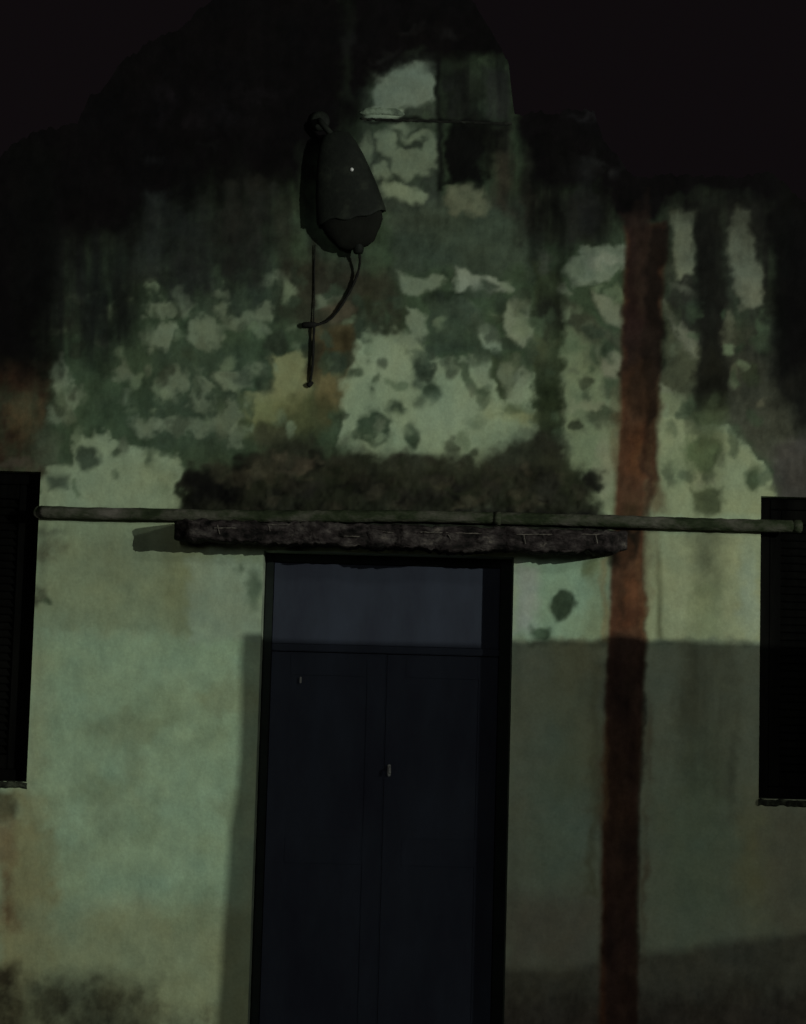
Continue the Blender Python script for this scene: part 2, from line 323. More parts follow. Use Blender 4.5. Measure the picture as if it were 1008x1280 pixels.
    p.ell(757, 520, 22, 14, (50, 60, 42), .9, 5, 10); p.ell(745, 440, 20, 18, (60, 70, 50), .8, 6, 12, .3); p.ell(765, 480, 12, 18, (52, 58, 42), .8, 6); p.ell(765, 454, 12, 14, (88, 92, 74), .7, 4); p.ell(716, 432, 14, 8, G3, .6, 5)
    p.ell(735, 508, 26, 5, (92, 100, 76), .7, 3); p.ell(757, 585, 12, 40, (94, 98, 76), .6, 7)
    p.poly([(690, 250), (780, 240), (780, 300), (700, 310)], (28, 32, 26), .9, 10, 10, 0, .3)
    p.poly([(706, 322), (728, 308), (760, 300), (778, 304), (778, 338), (752, 356), (718, 352), (706, 338)], (82, 94, 76), .95, 3, 12, .25)
    p.ell(706, 362, 9, 6, (74, 84, 66), .85, 3); p.ell(680, 330, 7, 14, (62, 70, 56), .7, 4); p.ell(758, 322, 20, 8, (96, 104, 86), .7, 4)
    p.poly([(738, 366), (760, 372), (779, 388), (779, 412), (760, 402)], (84, 92, 72), .9, 3, 6); p.poly([(706, 370), (778, 420), (778, 440), (720, 420), (700, 400)], (52, 58, 42), .9, 6, 10)
    # right of the rust
    p.poly([(828, 240), (985, 250), (985, 470), (905, 520), (828, 480)], (36, 40, 31), 1, 14, 10, 0, .3)
    p.poly([(826, 400), (870, 440), (870, 520), (826, 490)], (56, 62, 44), .9, 8, 10)
    p.poly([(838, 268), (868, 262), (868, 342), (842, 350)], (84, 92, 72), .95, 3, 6, .15, .3); p.poly([(834, 262), (870, 256), (880, 280), (836, 282)], (60, 66, 50), .7, 4, 8, .3)
    p.poly([(922, 256), (936, 262), (946, 320), (954, 378), (940, 384), (928, 352), (914, 342), (912, 308)], (80, 88, 70), .95, 4, 7, .15, .2)
    p.ell(934, 362, 16, 20, (78, 84, 66), .8, 4, 10); p.ell(852, 360, 16, 5, (64, 70, 56), .7, 3)
    p.poly([(834, 376), (848, 396), (864, 412), (866, 448), (852, 440), (838, 410)], (80, 86, 68), .9, 4, 7)
    p.ell(915, 408, 8, 18, (66, 72, 54), .7, 4); p.ell(925, 420, 28, 14, (58, 60, 44), .5, 8, 12, .4); p.ell(955, 500, 6, 5, (72, 74, 56), .6, 3); p.ell(917, 466, 7, 8, (66, 72, 54), .7, 3)
    p.ell(842, 505, 18, 14, (80, 90, 66), .9, 5, 9); p.ell(832, 488, 8, 8, (84, 92, 72), .8, 3)
    p.poly([(822, 520), (860, 520), (880, 550), (905, 540), (935, 565), (966, 595), (970, 645), (822, 645)], (94, 104, 76), .9, 4, 8)
    p.ell(876, 568, 20, 24, (58, 74, 46), .85, 5, 10); p.poly([(864, 612), (904, 610), (904, 640), (866, 640)], (54, 62, 40), .9, 4, 7); p.ell(944, 596, 10, 14, (52, 64, 42), .95, 4, 5)
    p.ell(885, 600, 16, 6, (94, 102, 80), .6, 3); p.ell(845, 590, 12, 24, (78, 92, 66), .6, 7)
    p.poly([(868, 262), (908, 258), (906, 400), (908, 515), (870, 515)], (20, 22, 16), .95, 6, 8, 0, .15); p.ell(888, 480, 18, 45, (24, 26, 17), .9, 6, 8)
    p.poly([(866, 515), (905, 515), (900, 560), (870, 560)], (60, 70, 46), .7, 8, 8)
    # ---- gable top block
    p.poly([(445, 60), (550, 60), (550, 260), (470, 260), (450, 180)], (42, 50, 40), .9, 6, 8, .3)
    p.poly([(466, 90), (500, 80), (545, 78), (546, 124), (520, 136), (470, 134)], (80, 92, 76), 1, 3, 6, .1)
    p.poly([(452, 138), (480, 132), (506, 138), (504, 147), (454, 148)], (84, 96, 78), 1, 2, 3)
    for (x, y, a, b) in [(486, 180, 14, 16), (520, 172, 15, 5), (535, 190, 8, 16), (512, 205, 26, 20), (478, 214, 12, 12), (490, 235, 18, 7), (460, 185, 8, 18), (505, 160, 12, 6)]:
        p.ell(x, y, a, b, (78, 90, 70), .85, 3, 8)
    p.poly([(478, 228), (500, 230), (533, 244), (530, 256), (510, 254), (484, 240)], (84, 96, 74), .95, 3, 4)
    p.ell(516, 184, 9, 7, (34, 42, 34), .7, 3); p.ell(488, 205, 6, 10, (44, 54, 42), .7, 3)
    p.poly([(554, 150), (610, 152), (600, 232), (552, 240)], (11, 13, 10), 1, 8, 16)
    p.poly([(560, 238), (604, 232), (616, 252), (606, 268), (570, 272), (556, 262)], (72, 78, 58), .95, 4, 10, .2)
    p.poly([(604, 88), (636, 90), (638, 150), (606, 150)], (44, 48, 44), .95, 5, 5, 0, .3); p.poly([(606, 154), (640, 154), (642, 270), (612, 262)], (42, 40, 30), .9, 6, 8, .2, .3)
    p.poly([(556, 90), (604, 86), (604, 148), (556, 148)], (24, 27, 24), .95, 8, 5, 0, .4)
    p.line([(548, 70), (550, 240)], 8, (12, 14, 11), .9, 3, 3); p.line([(500, 150), (560, 151), (638, 155)], 5, (8, 9, 7), .9, 2, 2); p.line([(455, 152), (506, 152)], 4, (14, 16, 12), .9, 2, 3)  # dark lines; the short one paints the shadow under the ledge
    p.poly([(640, 230), (700, 230), (700, 300), (650, 310)], (34, 36, 28), .8, 10, 12, .3, .3); p.ell(664, 255, 12, 12, (60, 62, 48), .7, 5, 12, .4)
    p.ell(332, 254, 7, 20, (52, 58, 48), .8, 5, 6, .3)
    rs = random.Random(91)
    for i in range(150):        # dark lichen spots on the paint
        x = rs.uniform(60, 965); y = rs.uniform(370, 600)
        if 770 < x < 835 or (x < 230 and y > 545 and i % 3) or (440 < x < 660 and y > 500 and i % 3): continue
        a = rs.uniform(3, 10); p.ell(x, y, a, a*rs.uniform(.8, 1.9), rs.choice([(44, 58, 40), (52, 66, 46), (40, 48, 32)]), rs.uniform(.45, .9), 3, 9)
    for i in range(110):        # small flakes of paint left on the film
        x = rs.uniform(70, 960); y = rs.uniform(345, 560)
        if 770 < x < 835 or 868 < x < 908 or 664 < x < 704: continue
        a = rs.uniform(3, 9); p.ell(x, y, a, a*rs.uniform(.5, 1.8), rs.choice([(84, 98, 74), (76, 90, 66), (70, 80, 60)]), rs.uniform(.4, .85), 3, 9)
    for i in range(60):
        x = rs.uniform(300, 760); y = rs.uniform(330, 470)
        if 664 < x < 704: continue
        a = rs.uniform(4, 12); p.ell(x, y, a, a*rs.uniform(.6, 1.5), rs.choice([(40, 52, 38), (46, 58, 42)]), rs.uniform(.5, .9), 3, 10)
    # ---- soot film thickening upwards
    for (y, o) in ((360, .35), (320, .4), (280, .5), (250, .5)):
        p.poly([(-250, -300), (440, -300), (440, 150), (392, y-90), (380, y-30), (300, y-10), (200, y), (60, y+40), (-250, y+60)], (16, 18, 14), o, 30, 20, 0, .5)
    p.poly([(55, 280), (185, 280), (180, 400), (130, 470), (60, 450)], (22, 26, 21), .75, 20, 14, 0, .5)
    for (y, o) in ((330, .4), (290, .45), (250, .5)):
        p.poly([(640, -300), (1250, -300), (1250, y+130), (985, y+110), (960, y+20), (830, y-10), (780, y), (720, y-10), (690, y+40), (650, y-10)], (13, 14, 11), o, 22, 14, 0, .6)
    p.poly([(552, 60), (604, 60), (604, 150), (552, 150)], (13, 14, 12), .92, 6, 5, 0, .2); p.poly([(604, 70), (645, 70), (645, 270), (612, 262)], (16, 17, 15), .85, 8, 6, 0, .4)
    p.poly([(556, 150), (600, 140), (640, 160), (622, 190), (606, 228), (578, 240), (552, 232)], (9, 10, 8), .9, 9, 16, .2)
    p.poly([(955, 250), (1040, 250), (1040, 540), (990, 540), (965, 480)], (12, 13, 11), .9, 16, 12)
    p.poly([(174, 262), (206, 258), (208, 350), (172, 350)], (38, 42, 35), .7, 9, 9, 0, .3); p.poly([(64, 300), (108, 310), (100, 420), (70, 410)], (30, 33, 28), .6, 10, 9, 0, .3)
    p.poly([(500, 60), (560, 60), (556, 92), (520, 84), (470, 96), (455, 90)], (12, 13, 11), .8, 7, 12, .3)
    # ---- black mould from the parapet down, in runs
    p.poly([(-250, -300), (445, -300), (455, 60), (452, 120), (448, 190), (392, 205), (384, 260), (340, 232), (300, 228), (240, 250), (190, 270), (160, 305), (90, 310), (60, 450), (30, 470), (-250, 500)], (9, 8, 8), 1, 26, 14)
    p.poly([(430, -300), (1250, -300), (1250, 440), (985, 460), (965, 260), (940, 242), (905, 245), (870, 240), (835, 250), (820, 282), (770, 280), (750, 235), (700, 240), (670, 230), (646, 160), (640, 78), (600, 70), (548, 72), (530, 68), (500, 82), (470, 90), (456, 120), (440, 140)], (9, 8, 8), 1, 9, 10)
    p.poly([(70, 290), (160, 280), (170, 420), (90, 460), (62, 430)], (20, 24, 20), .7, 22, 16, .2, .8)
    for (x, w_, y1, o) in [(60, 26, 470, .8), (175, 10, 420, .5), (235, 14, 340, .7), (270, 10, 330, .6), (300, 12, 290, .6), (355, 14, 300, .5), (700, 12, 420, .85), (745, 10, 300, .7), (668, 10, 330, .7), (30, 40, 480, .7), (978, 26, 470, .9), (1005, 20, 500, .7)]:
        p.poly([(x-w_/2, 180), (x+w_/2, 180), (x+w_*.4, y1), (x-w_*.3, y1)], (9, 10, 8), o, 9, 8, 0, .3)
    for (x, y, a, b, c) in [(205, 130, 16, 26, (18, 16, 18)), (270, 150, 40, 12, (15, 14, 15)), (330, 118, 30, 5, (17, 15, 16)), (245, 140, 10, 18, (16, 14, 15)), (185, 195, 8, 8, (19, 20, 19)), (262, 185, 10, 5, (18, 20, 19)), (440, 60, 8, 18, (20, 20, 19)),
                            (520, 40, 16, 6, (24, 24, 22)), (560, 44, 10, 6, (22, 22, 20)), (740, 143, 14, 3, (30, 30, 29)), (748, 212, 6, 5, (42, 46, 42)), (771, 212, 5, 10, (36, 38, 36)), (730, 215, 30, 20, (16, 17, 15)),
                            (735, 265, 18, 30, (26, 30, 26)), (340, 240, 9, 9, (36, 40, 35)), (230, 330, 30, 60, (30, 34, 29)), (290, 310, 24, 50, (26, 29, 23)), (900, 250, 70, 10, (14, 15, 12)), (480, 70, 14, 5, (30, 32, 28))]:
        p.ell(x, y, a, b, c, .8, 5, 14, .3, .4)
    for (x0, y0, x1, y1, c, o) in [(178, 240, 206, 350, (32, 38, 33), .7), (206, 262, 226, 360, (24, 28, 24), .6), (246, 240, 262, 330, (26, 30, 24), .7), (282, 228, 300, 340, (30, 32, 26), .65), (310, 222, 326, 360, (32, 34, 28), .7),
                                   (344, 250, 372, 350, (36, 38, 29), .7), (100, 320, 130, 430, (22, 27, 24), .6), (140, 330, 160, 420, (18, 22, 19), .6), (708, 248, 722, 300, (30, 33, 27), .7), (724, 200, 742, 290, (24, 27, 25), .6), (648, 190, 664, 250, (24, 24, 19), .6),
                                   (620, 190, 634, 260, (50, 48, 36), .6), (562, 100, 574, 146, (30, 33, 30), .6), (584, 96, 596, 150, (22, 24, 21), .6)]:
        p.poly([(x0, y0), (x1, y0), (x1, y1), (x0, y1)], c, o, 7, 9, .2, .2)
    # ---- mould crust above the door canopy
    p.poly([(232, 592), (262, 574), (300, 582), (340, 556), (372, 548), (405, 566), (440, 570), (540, 568), (600, 574), (640, 556), (664, 540), (700, 548), (716, 588), (742, 606), (752, 650), (228, 650)], (34, 36, 26), .97, 9, 12)
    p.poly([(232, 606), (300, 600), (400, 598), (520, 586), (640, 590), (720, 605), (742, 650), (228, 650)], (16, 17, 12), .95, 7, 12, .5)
    p.poly([(240, 560), (340, 548), (440, 556), (560, 562), (650, 545), (715, 575), (745, 600), (740, 640), (235, 640)], (40, 46, 28), .4, 16, 16, .4)
    p.poly([(868, 500), (904, 500), (902, 640), (870, 640)], (56, 66, 42), .5, 14, 8, .2, .3)
    rs = random.Random(17)
    for i in range(120):
        x = rs.uniform(236, 745); y = rs.uniform(572, 640); a = rs.uniform(2.5, 11)
        if x > 690: y = max(y, 600)
        p.ell(x, y, a*1.3, a*rs.uniform(.5, 1.1), rs.choice([(9, 10, 8), (12, 13, 10), (38, 38, 28), (42, 42, 30), (26, 32, 18), (50, 50, 36)]), rs.uniform(.35, .85), 3, 9)
    p.ell(250, 600, 20, 16, MO, .9, 6); p.ell(270, 618, 36, 14, MO, .9, 7); p.ell(300, 588, 12, 14, (14, 15, 10), .9, 5)
    for (x, y, a, b, c) in [(325, 590, 30, 12, (50, 50, 36)), (372, 582, 12, 10, (58, 54, 40)), (345, 575, 10, 6, (58, 56, 42)), (420, 588, 22, 6, (40, 42, 28)), (500, 578, 14, 7, (44, 46, 34)), (455, 600, 18, 7, (32, 32, 22)), (610, 610, 10, 18, (34, 34, 26)),
                            (560, 600, 26, 8, (26, 27, 20)), (680, 610, 16, 14, (36, 38, 30)), (380, 612, 20, 6, (30, 30, 24)), (355, 592, 8, 5, (64, 62, 48)), (300, 598, 14, 8, (42, 42, 30)), (526, 622, 30, 5, (26, 26, 20)), (712, 600, 14, 26, (34, 40, 24))]:
        p.ell(x, y, a, b, c, .8, 5, 14, .3)
    p.poly([(70, 636), (240, 640), (240, 650), (70, 646)], (60, 68, 50), .4, 4, 4)
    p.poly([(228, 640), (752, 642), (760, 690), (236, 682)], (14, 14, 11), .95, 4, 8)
    # ---- rust run
    p.poly([(782, 284), (832, 280), (826, 420), (822, 520), (824, 600), (806, 645), (808, 800), (798, 1000), (795, 1300), (748, 1300), (752, 1060), (756, 900), (764, 700), (772, 560), (778, 400)], RU, .97, 4, 2, 0, 0, .8)
    p.poly([(802, 282), (834, 280), (828, 430), (820, 530), (806, 540), (798, 420)], (17, 14, 10), .95, 5, 8)
    p.poly([(780, 270), (806, 270), (806, 440), (776, 470)], (31, 22, 17), .95, 6, 8); p.ell(792, 400, 12, 20, (42, 27, 22), .6, 7, 10, .3)
    p.ell(795, 480, 16, 40, (40, 29, 17), .8, 8, 12); p.ell(800, 570, 18, 34, (68, 42, 24), .7, 9); p.ell(792, 640, 12, 18, (52, 42, 24), .7, 7)
    p.poly([(752, 660), (800, 660), (798, 690), (780, 712), (764, 712), (754, 690)], (16, 15, 9), .95, 6, 6); p.ell(790, 740, 14, 24, (74, 47, 27), .8, 8, 8); p.ell(782, 775, 18, 18, (60, 37, 22), .8, 8)
    p.poly([(760, 796), (806, 798), (800, 1000), (796, 1300), (756, 1300), (758, 1000)], (48, 36, 27), .92, 3, 1, 0, 0, .5)
    p.ell(776, 850, 18, 50, (40, 30, 24), .6, 10); p.ell(778, 1010, 14, 60, (52, 38, 26), .6, 12); p.ell(776, 1200, 18, 60, (42, 30, 26), .6, 14)
    p.line([(800, 700), (806, 805)], 5, (78, 58, 36), .6, 3, 6); p.poly([(820, 686), (827, 690), (828, 800), (821, 796)], (56, 60, 36), .75, 3, 1, 0, .3, .3); p.line([(756, 700), (756, 800)], 8, (86, 78, 50), .6, 4, 6)
    p.line([(748, 830), (745, 980), (738, 1120)], 12, (74, 78, 54), .6, 6, 8)
    p.line([(804, 560), (826, 640)], 10, (66, 52, 34), .6, 6, 8); p.poly([(806, 600), (826, 600), (826, 640), (808, 640)], (80, 78, 54), .7, 5, 6)
    rs = random.Random(23)
    for i in range(46):         # uneven rust: darker and brighter runs
        y = rs.uniform(300, 1280); x = 800-(y-300)*.028+rs.uniform(-20, 22)
        p.ell(x, y, rs.uniform(2, 7), rs.uniform(12, 60), rs.choice([(30, 23, 16), (40, 30, 19), (72, 50, 29), (62, 43, 27)] if 450 < y < 800 else [(26, 20, 15), (34, 26, 18), (50, 38, 26), (40, 32, 22)]), rs.uniform(.25, .6), 3.5, 6)
    for i in range(16):
        y = rs.uniform(480, 1150); x = 800-(y-300)*.028+rs.choice([-26, 27])+rs.uniform(-4, 4)
        p.ell(x, y, rs.uniform(2, 5), rs.uniform(14, 50), (70, 58, 38), rs.uniform(.3, .6), 4, 5)
    p.line([(393, 300), (392, 410)], 7, (30, 30, 20), .6, 3, 3); p.ell(391, 455, 11, 22, (40, 38, 24), .85, 5, 8)

    # ---- blotches of hue and small lost flakes all over the plaster
    a = fbm(p.px, p.py, 46, 801, 4, .6); b = fbm(p.px, p.py, 16, 901, 4, .7); c = fbm(p.px, p.py*.35, 14, 951, 4, .7)
    film = np.clip((.30-p.c[:, 1])/.22, 0, 1)          # the film and mould are rougher in tone than the paint
    p.c *= (1+film*(fbm(p.px, p.py, 12, 1001, 4, .7)*.42+fbm(p.px, p.py*.3, 9, 1101, 3, .7)*.28+fbm(p.px, p.py, 30, 1151, 3)*.3)).clip(.25, 2.2)[:, None]
    p.c *= np.clip(1+np.outer(a, [.10, .02, -.06])+np.outer(b, [.10, .10, .09])+np.outer(c, [.10, .10, .11]), .3, 1.6)

# ------------------------------------------------------------------ the house front
def wl(px, py): v = P(px, py); return v.x, v.z
# openings in metres on the facade plane
dx0, _ = wl(321, 950); dx1, _ = wl(637.5, 950); dz1 = wl(487, 692)[1]; dz0 = .02
DX0, DX1 = dx0, dx1
lw1 = wl(42.5, 780)[0]; lw0 = lw1-.95; lwz1 = wl(20, 589)[1]; lwz0 = wl(18, 977)[1]
rw0 = wl(950, 810)[0]; rw1 = rw0+.95; rwz1 = wl(985, 621)[1]; rwz0 = wl(980, 999)[1]
REC = .145
holes = [(DX0, DX1, dz0, dz1), (lw0, lw1, lwz0, lwz1), (rw0, rw1, rwz0, rwz1)]
outl = [wl(*q) for q in [(-420, 420), (-200, 330), (-20, 215), (28, 168), (98, 150), (112, 122), (180, 62), (240, 20), (300, -22), (425, -62), (470, -70), (560, -62), (596, 18), (636, 74), (643, 138), (742, 143), (756, 182), (776, 204), (792, 228), (960, 220), (1012, 246), (1250, 330), (1430, 400)]]
ox = np.array([o[0] for o in outl]); oz = np.array([o[1] for o in outl])
XL, XR = -3.2, 3.3
def axis(segs, keys):
    out = []
    for a, b, n in segs: out += list(np.linspace(a, b, n, endpoint=False))
    out.append(segs[-1][1]); out = np.array(out)
    for k in keys:
        i = np.argmin(np.abs(out-k)); out[i] = k
    return out
st = .0075
xs = axis([(XL, -2.0, 12), (-2.0, 2.0, int(4/st)), (2.0, XR, 12)], [DX0, DX1, lw0, lw1, rw0, rw1])
zs = axis([(0, .25, 4), (.25, 4.95, int(4.7/st)), (4.95, 5.4, 4)], [dz1, lwz0, lwz1, rwz0, rwz1, dz0])
nx, nz = len(xs), len(zs)
X, Z = np.meshgrid(xs, zs)          # rows z
ragged = vnoise(xs*1000, xs*0, 14, 5)*.022+vnoise(xs*1000, xs*0, 70, 6)*.035+vnoise(xs*1000, xs*0, 160, 8)*.05-.03
top = np.interp(xs, ox, oz)+ragged-.018
Zc = np.minimum(Z, top[None, :])
pv = np.stack([X.ravel(), np.zeros(X.size), Zc.ravel()], 1)
# projection of every vertex to photo coordinates (for laying out the stains on the plaster)
d = pv-np.array(CAM); dep = d@np.array(fwd)
PX = W0/2+F*(d@np.array(rgt))/dep; PY_ = H0/2-F*(d@np.array(up))/dep
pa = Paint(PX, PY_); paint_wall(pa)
# relief: trowel waves, lost plaster where mould is thick
edge = np.ones(X.size)
for a, b, c, e in holes:
    dd = np.maximum(np.maximum(a-pv[:, 0], pv[:, 0]-b), np.maximum(c-pv[:, 2], pv[:, 2]-e)); edge = np.minimum(edge, sst(0, .05, dd))
lum = pa.c.mean(1)
rel = fbm(PX, PY_, 120, 31, 3)*.006+fbm(PX, PY_, 20, 41, 4)*.0016+np.clip((lum-.08), 0, .12)*.03
crust = sst(205, 260, PX)*sst(775, 735, PX)*sst(560, 640, PY_)*sst(668, 655, PY_)
rel = rel+crust*(.022+fbm(PX, PY_, 16, 61, 4, .65)*.022)
pv[:, 1] = -rel*edge
idx = np.arange(nx*nz).reshape(nz, nx)
a, b, c, e = idx[:-1, :-1], idx[:-1, 1:], idx[1:, 1:], idx[1:, :-1]
cx = (X[:-1, :-1]+X[1:, 1:])/2; cz = (Z[:-1, :-1]+Z[1:, 1:])/2
keep = (Z[:-1, :-1] < top[None, :-1]) | (Z[:-1, 1:] < top[None, 1:])
for h in holes: keep &= ~((cx > h[0]) & (cx < h[1]) & (cz > h[2]) & (cz < h[3]))
quads = np.stack([a[keep], b[keep], c[keep], e[keep]], 1)
used = np.zeros(nx*nz, bool); used[quads.ravel()] = True
remap = -np.ones(nx*nz, int); remap[used] = np.arange(used.sum())
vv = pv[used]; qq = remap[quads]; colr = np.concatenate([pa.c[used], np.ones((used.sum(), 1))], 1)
# parapet thickness
topi = idx[-1, :]; tv = pv[topi].copy()
base = len(vv); TH = .26
t0 = tv.copy(); t0[:, 2] = top; t0[:, 1] = pv[topi][:, 1]; t1 = t0.copy(); t1[:, 1] = TH
vv = np.concatenate([vv, t0, t1]); dark = np.tile(np.array([.012, .012, .011, 1.0]), (2*nx, 1)); colr = np.concatenate([colr, dark])
i0 = base+np.arange(nx-1); qq = np.concatenate([qq, np.stack([i0, i0+1, i0+1+nx, i0+nx], 1)])
me = bpy.data.meshes.new('wall')
me.vertices.add(len(vv)); me.vertices.foreach_set('co', vv.astype(np.float32).ravel())
me.loops.add(len(qq)*4); me.loops.foreach_set('vertex_index', qq.astype(np.int32).ravel())
me.polygons.add(len(qq)); me.polygons.foreach_set('loop_start', (np.arange(len(qq))*4).astype(np.int32)); me.polygons.foreach_set('loop_total', np.full(len(qq), 4, np.int32))
me.update(calc_edges=True)
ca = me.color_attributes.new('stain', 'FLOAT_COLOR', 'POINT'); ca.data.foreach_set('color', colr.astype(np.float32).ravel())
me.polygons.foreach_set('use_smooth', np.ones(len(qq), bool))

house = empty('house', (0, 0, 0)); tag(house, 'old house front of stained, moulding pale green plaster with a stepped gable', 'house')
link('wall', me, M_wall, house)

# reveals of the openings (lining strips, thin slabs standing just behind the plaster face)
bm = bmesh.new()
def quad(bm, pts): bm.faces.new([bm.verts.new(q) for q in pts])
for (a_, b_, c_, e_) in holes:
    for x in (a_, b_): quad(bm, [(x, 0, c_), (x, TH, c_), (x, TH, e_), (x, 0, e_)])
    for z in (c_, e_): quad(bm, [(a_, 0, z), (b_, 0, z), (b_, TH, z), (a_, TH, z)])
mk('reveal', bm, M_reveal, house)
# body of the house behind the front, and its roof
bm = bmesh.new(); D = 7.0
quad(bm, [(XL, 0, 0), (XL, D, 0), (XL, D, 3.1), (XL, 0, 3.1)]); quad(bm, [(XR, 0, 0), (XR, D, 0), (XR, D, 3.1), (XR, 0, 3.1)])
quad(bm, [(XL, D, 0), (XR, D, 0), (XR, D, 3.1), (XL, D, 3.1)])
mk('side_wall', bm, M_back, house)
bm = bmesh.new()
for s, x in ((-1, XL), (1, XR)):
    quad(bm, [(x+s*.25, TH+.02, 3.0), (x+s*.25, D+.2, 3.0), (.05, D+.2, 4.3), (.05, TH+.02, 4.3)])
    quad(bm, [(x+s*.25, TH+.02, 2.92), (x+s*.25, D+.2, 2.92), (.05, D+.2, 4.22), (.05, TH+.02, 4.22)])
mk('roof', bm, M_roof, house)

# string moulding across the gable block
bm = bmesh.new(); pa_, pb_ = P(452, 149), P(640, 155)
n = 40; A = []
for i in range(n+1):
    q = pa_.lerp(pb_, i/n); j = random.uniform(-.003, .003); k = random.uniform(.8, 1.1)
    A.append([bm.verts.new((q.x, .01, q.z+.012)), bm.verts.new((q.x, -.008*k, q.z+.004+j)), bm.verts.new((q.x, -.011*k, q.z+j)), bm.verts.new((q.x, -.007*k, q.z-.004+j)), bm.verts.new((q.x, .01, q.z-.012))])
for U, V in zip(A, A[1:]):
    for k in range(4): bm.faces.new((U[k], V[k], V[k+1], U[k+1]))
bm.faces.new(A[0]); bm.faces.new(A[-1][::-1])
M_mould = mottled('dark_moulding', [alb((7, 8, 6)), alb((14, 16, 12)), alb((34, 38, 30))], 10, bump=.6)
mk('string_moulding', bm, M_mould, house)

bm = bmesh.new(); A = []; n = 24
for i in range(n+1):
    t = i/n; q = P(449+58*t, 141+2*t-3*math.sin(t*3.1)); k = math.sin(min(t*5, 1, (1-t)*5)*1.57)*.9+.1; j = random.uniform(-.002, .002)
    A.append([bm.verts.new((q.x, .01, q.z+.022*k)), bm.verts.new((q.x, -.010*k, q.z+.014*k+j)), bm.verts.new((q.x, -.016*k, q.z-.002*k+j)), bm.verts.new((q.x, -.014*k, q.z-.016*k+j)), bm.verts.new((q.x, .01, q.z-.020*k))])
for U, V in zip(A, A[1:]):
    for k in range(4): bm.faces.new((U[k], V[k], V[k+1], U[k+1]))
bm.faces.new(A[0]); bm.faces.new(A[-1][::-1])
M_ledge = mottled('pale_ledge_plaster', [alb((40, 48, 38)), alb((66, 78, 62)), alb((84, 97, 80))], 18, bump=.9)
mk('ledge', bm, M_ledge, house, True)
# ------------------------------------------------------------------ door
door = empty('door', (DX0+(DX1-DX0)/2, REC, dz0)); door.parent = house
door['label'] = 'tall dark navy double door under the canopy'
yf = REC                        # frame face
bm = bmesh.new(); fw = .038
box(bm, (DX0+.001, yf-.012, dz0+.001), (DX0+fw, yf+.07, dz1-.001), .004)
box(bm, (DX1-fw*1.3, yf-.012, dz0+.001), (DX1-.001, yf+.07, dz1-.001), .004)
box(bm, (DX0+fw, yf-.010, dz1-fw), (DX1-fw*1.3, yf+.07, dz1-.001), .004)
zt = wl(480, 806)[1]
mk('frame', bm, M_dframe, door)
bm = bmesh.new(); box(bm, (DX0+fw, yf+.003, zt-.032), (DX1-fw*1.3, yf+.07, zt), .004); mk('transom_bar', bm, M_door, door)
x0, x1 = DX0+fw+.003, DX1-fw*1.3-.003; xm = (x0+x1)/2+.01
bm = bmesh.new(); box(bm, (x0, yf+.012, zt+.002), (x1, yf+.05, dz1-fw-.003)); 
box(bm, (x1-.03, yf+.004, zt+.006), (x1-.004, yf+.011, dz1-fw-.01), .003)
mk('transom_panel', bm, M_door, door)
for (a_, b_) in ((x0, xm-.0008), (xm+.0008, x1)):
    bm = bmesh.new(); ztop = zt-.036
    box(bm, (a_, yf+.016, dz0+.01), (b_, yf+.05, ztop))
    s_ = .085
    box(bm, (a_+.0002, yf+.0135, dz0+.012), (a_+s_, yf+.0158, ztop-.002), .002); box(bm, (b_-s_, yf+.0135, dz0+.012), (b_-.001, yf+.0158, ztop-.002), .004)
    for z0_, z1_ in ((dz0+.012, .22), (1.02, 1.14), (ztop-.10, ztop-.002)):
        box(bm, (a_+s_, yf+.0137, z0_), (b_-s_, yf+.0157, z1_), .004)
    mk('door_leaf', bm, M_door, door)
q = P(487, 963, yf); bm = bmesh.new()
box(bm, (q.x-.008, yf-.002, q.z-.026), (q.x+.006, yf+.0115, q.z+.026), .003)
tube(bm, [(q.x, yf-.004, q.z+.012), (q.x, yf-.03, q.z+.010), (q.x+.002, yf-.034, q.z-.012)], .006, 8)
mk('handle', bm, M_steel, door)
q = P(376, 850, yf); bm = bmesh.new()
box(bm, (q.x-.004, yf-.002, q.z-.014), (q.x+.004, yf+.0115, q.z+.014), .002)
mk('latch', bm, M_steel, door)

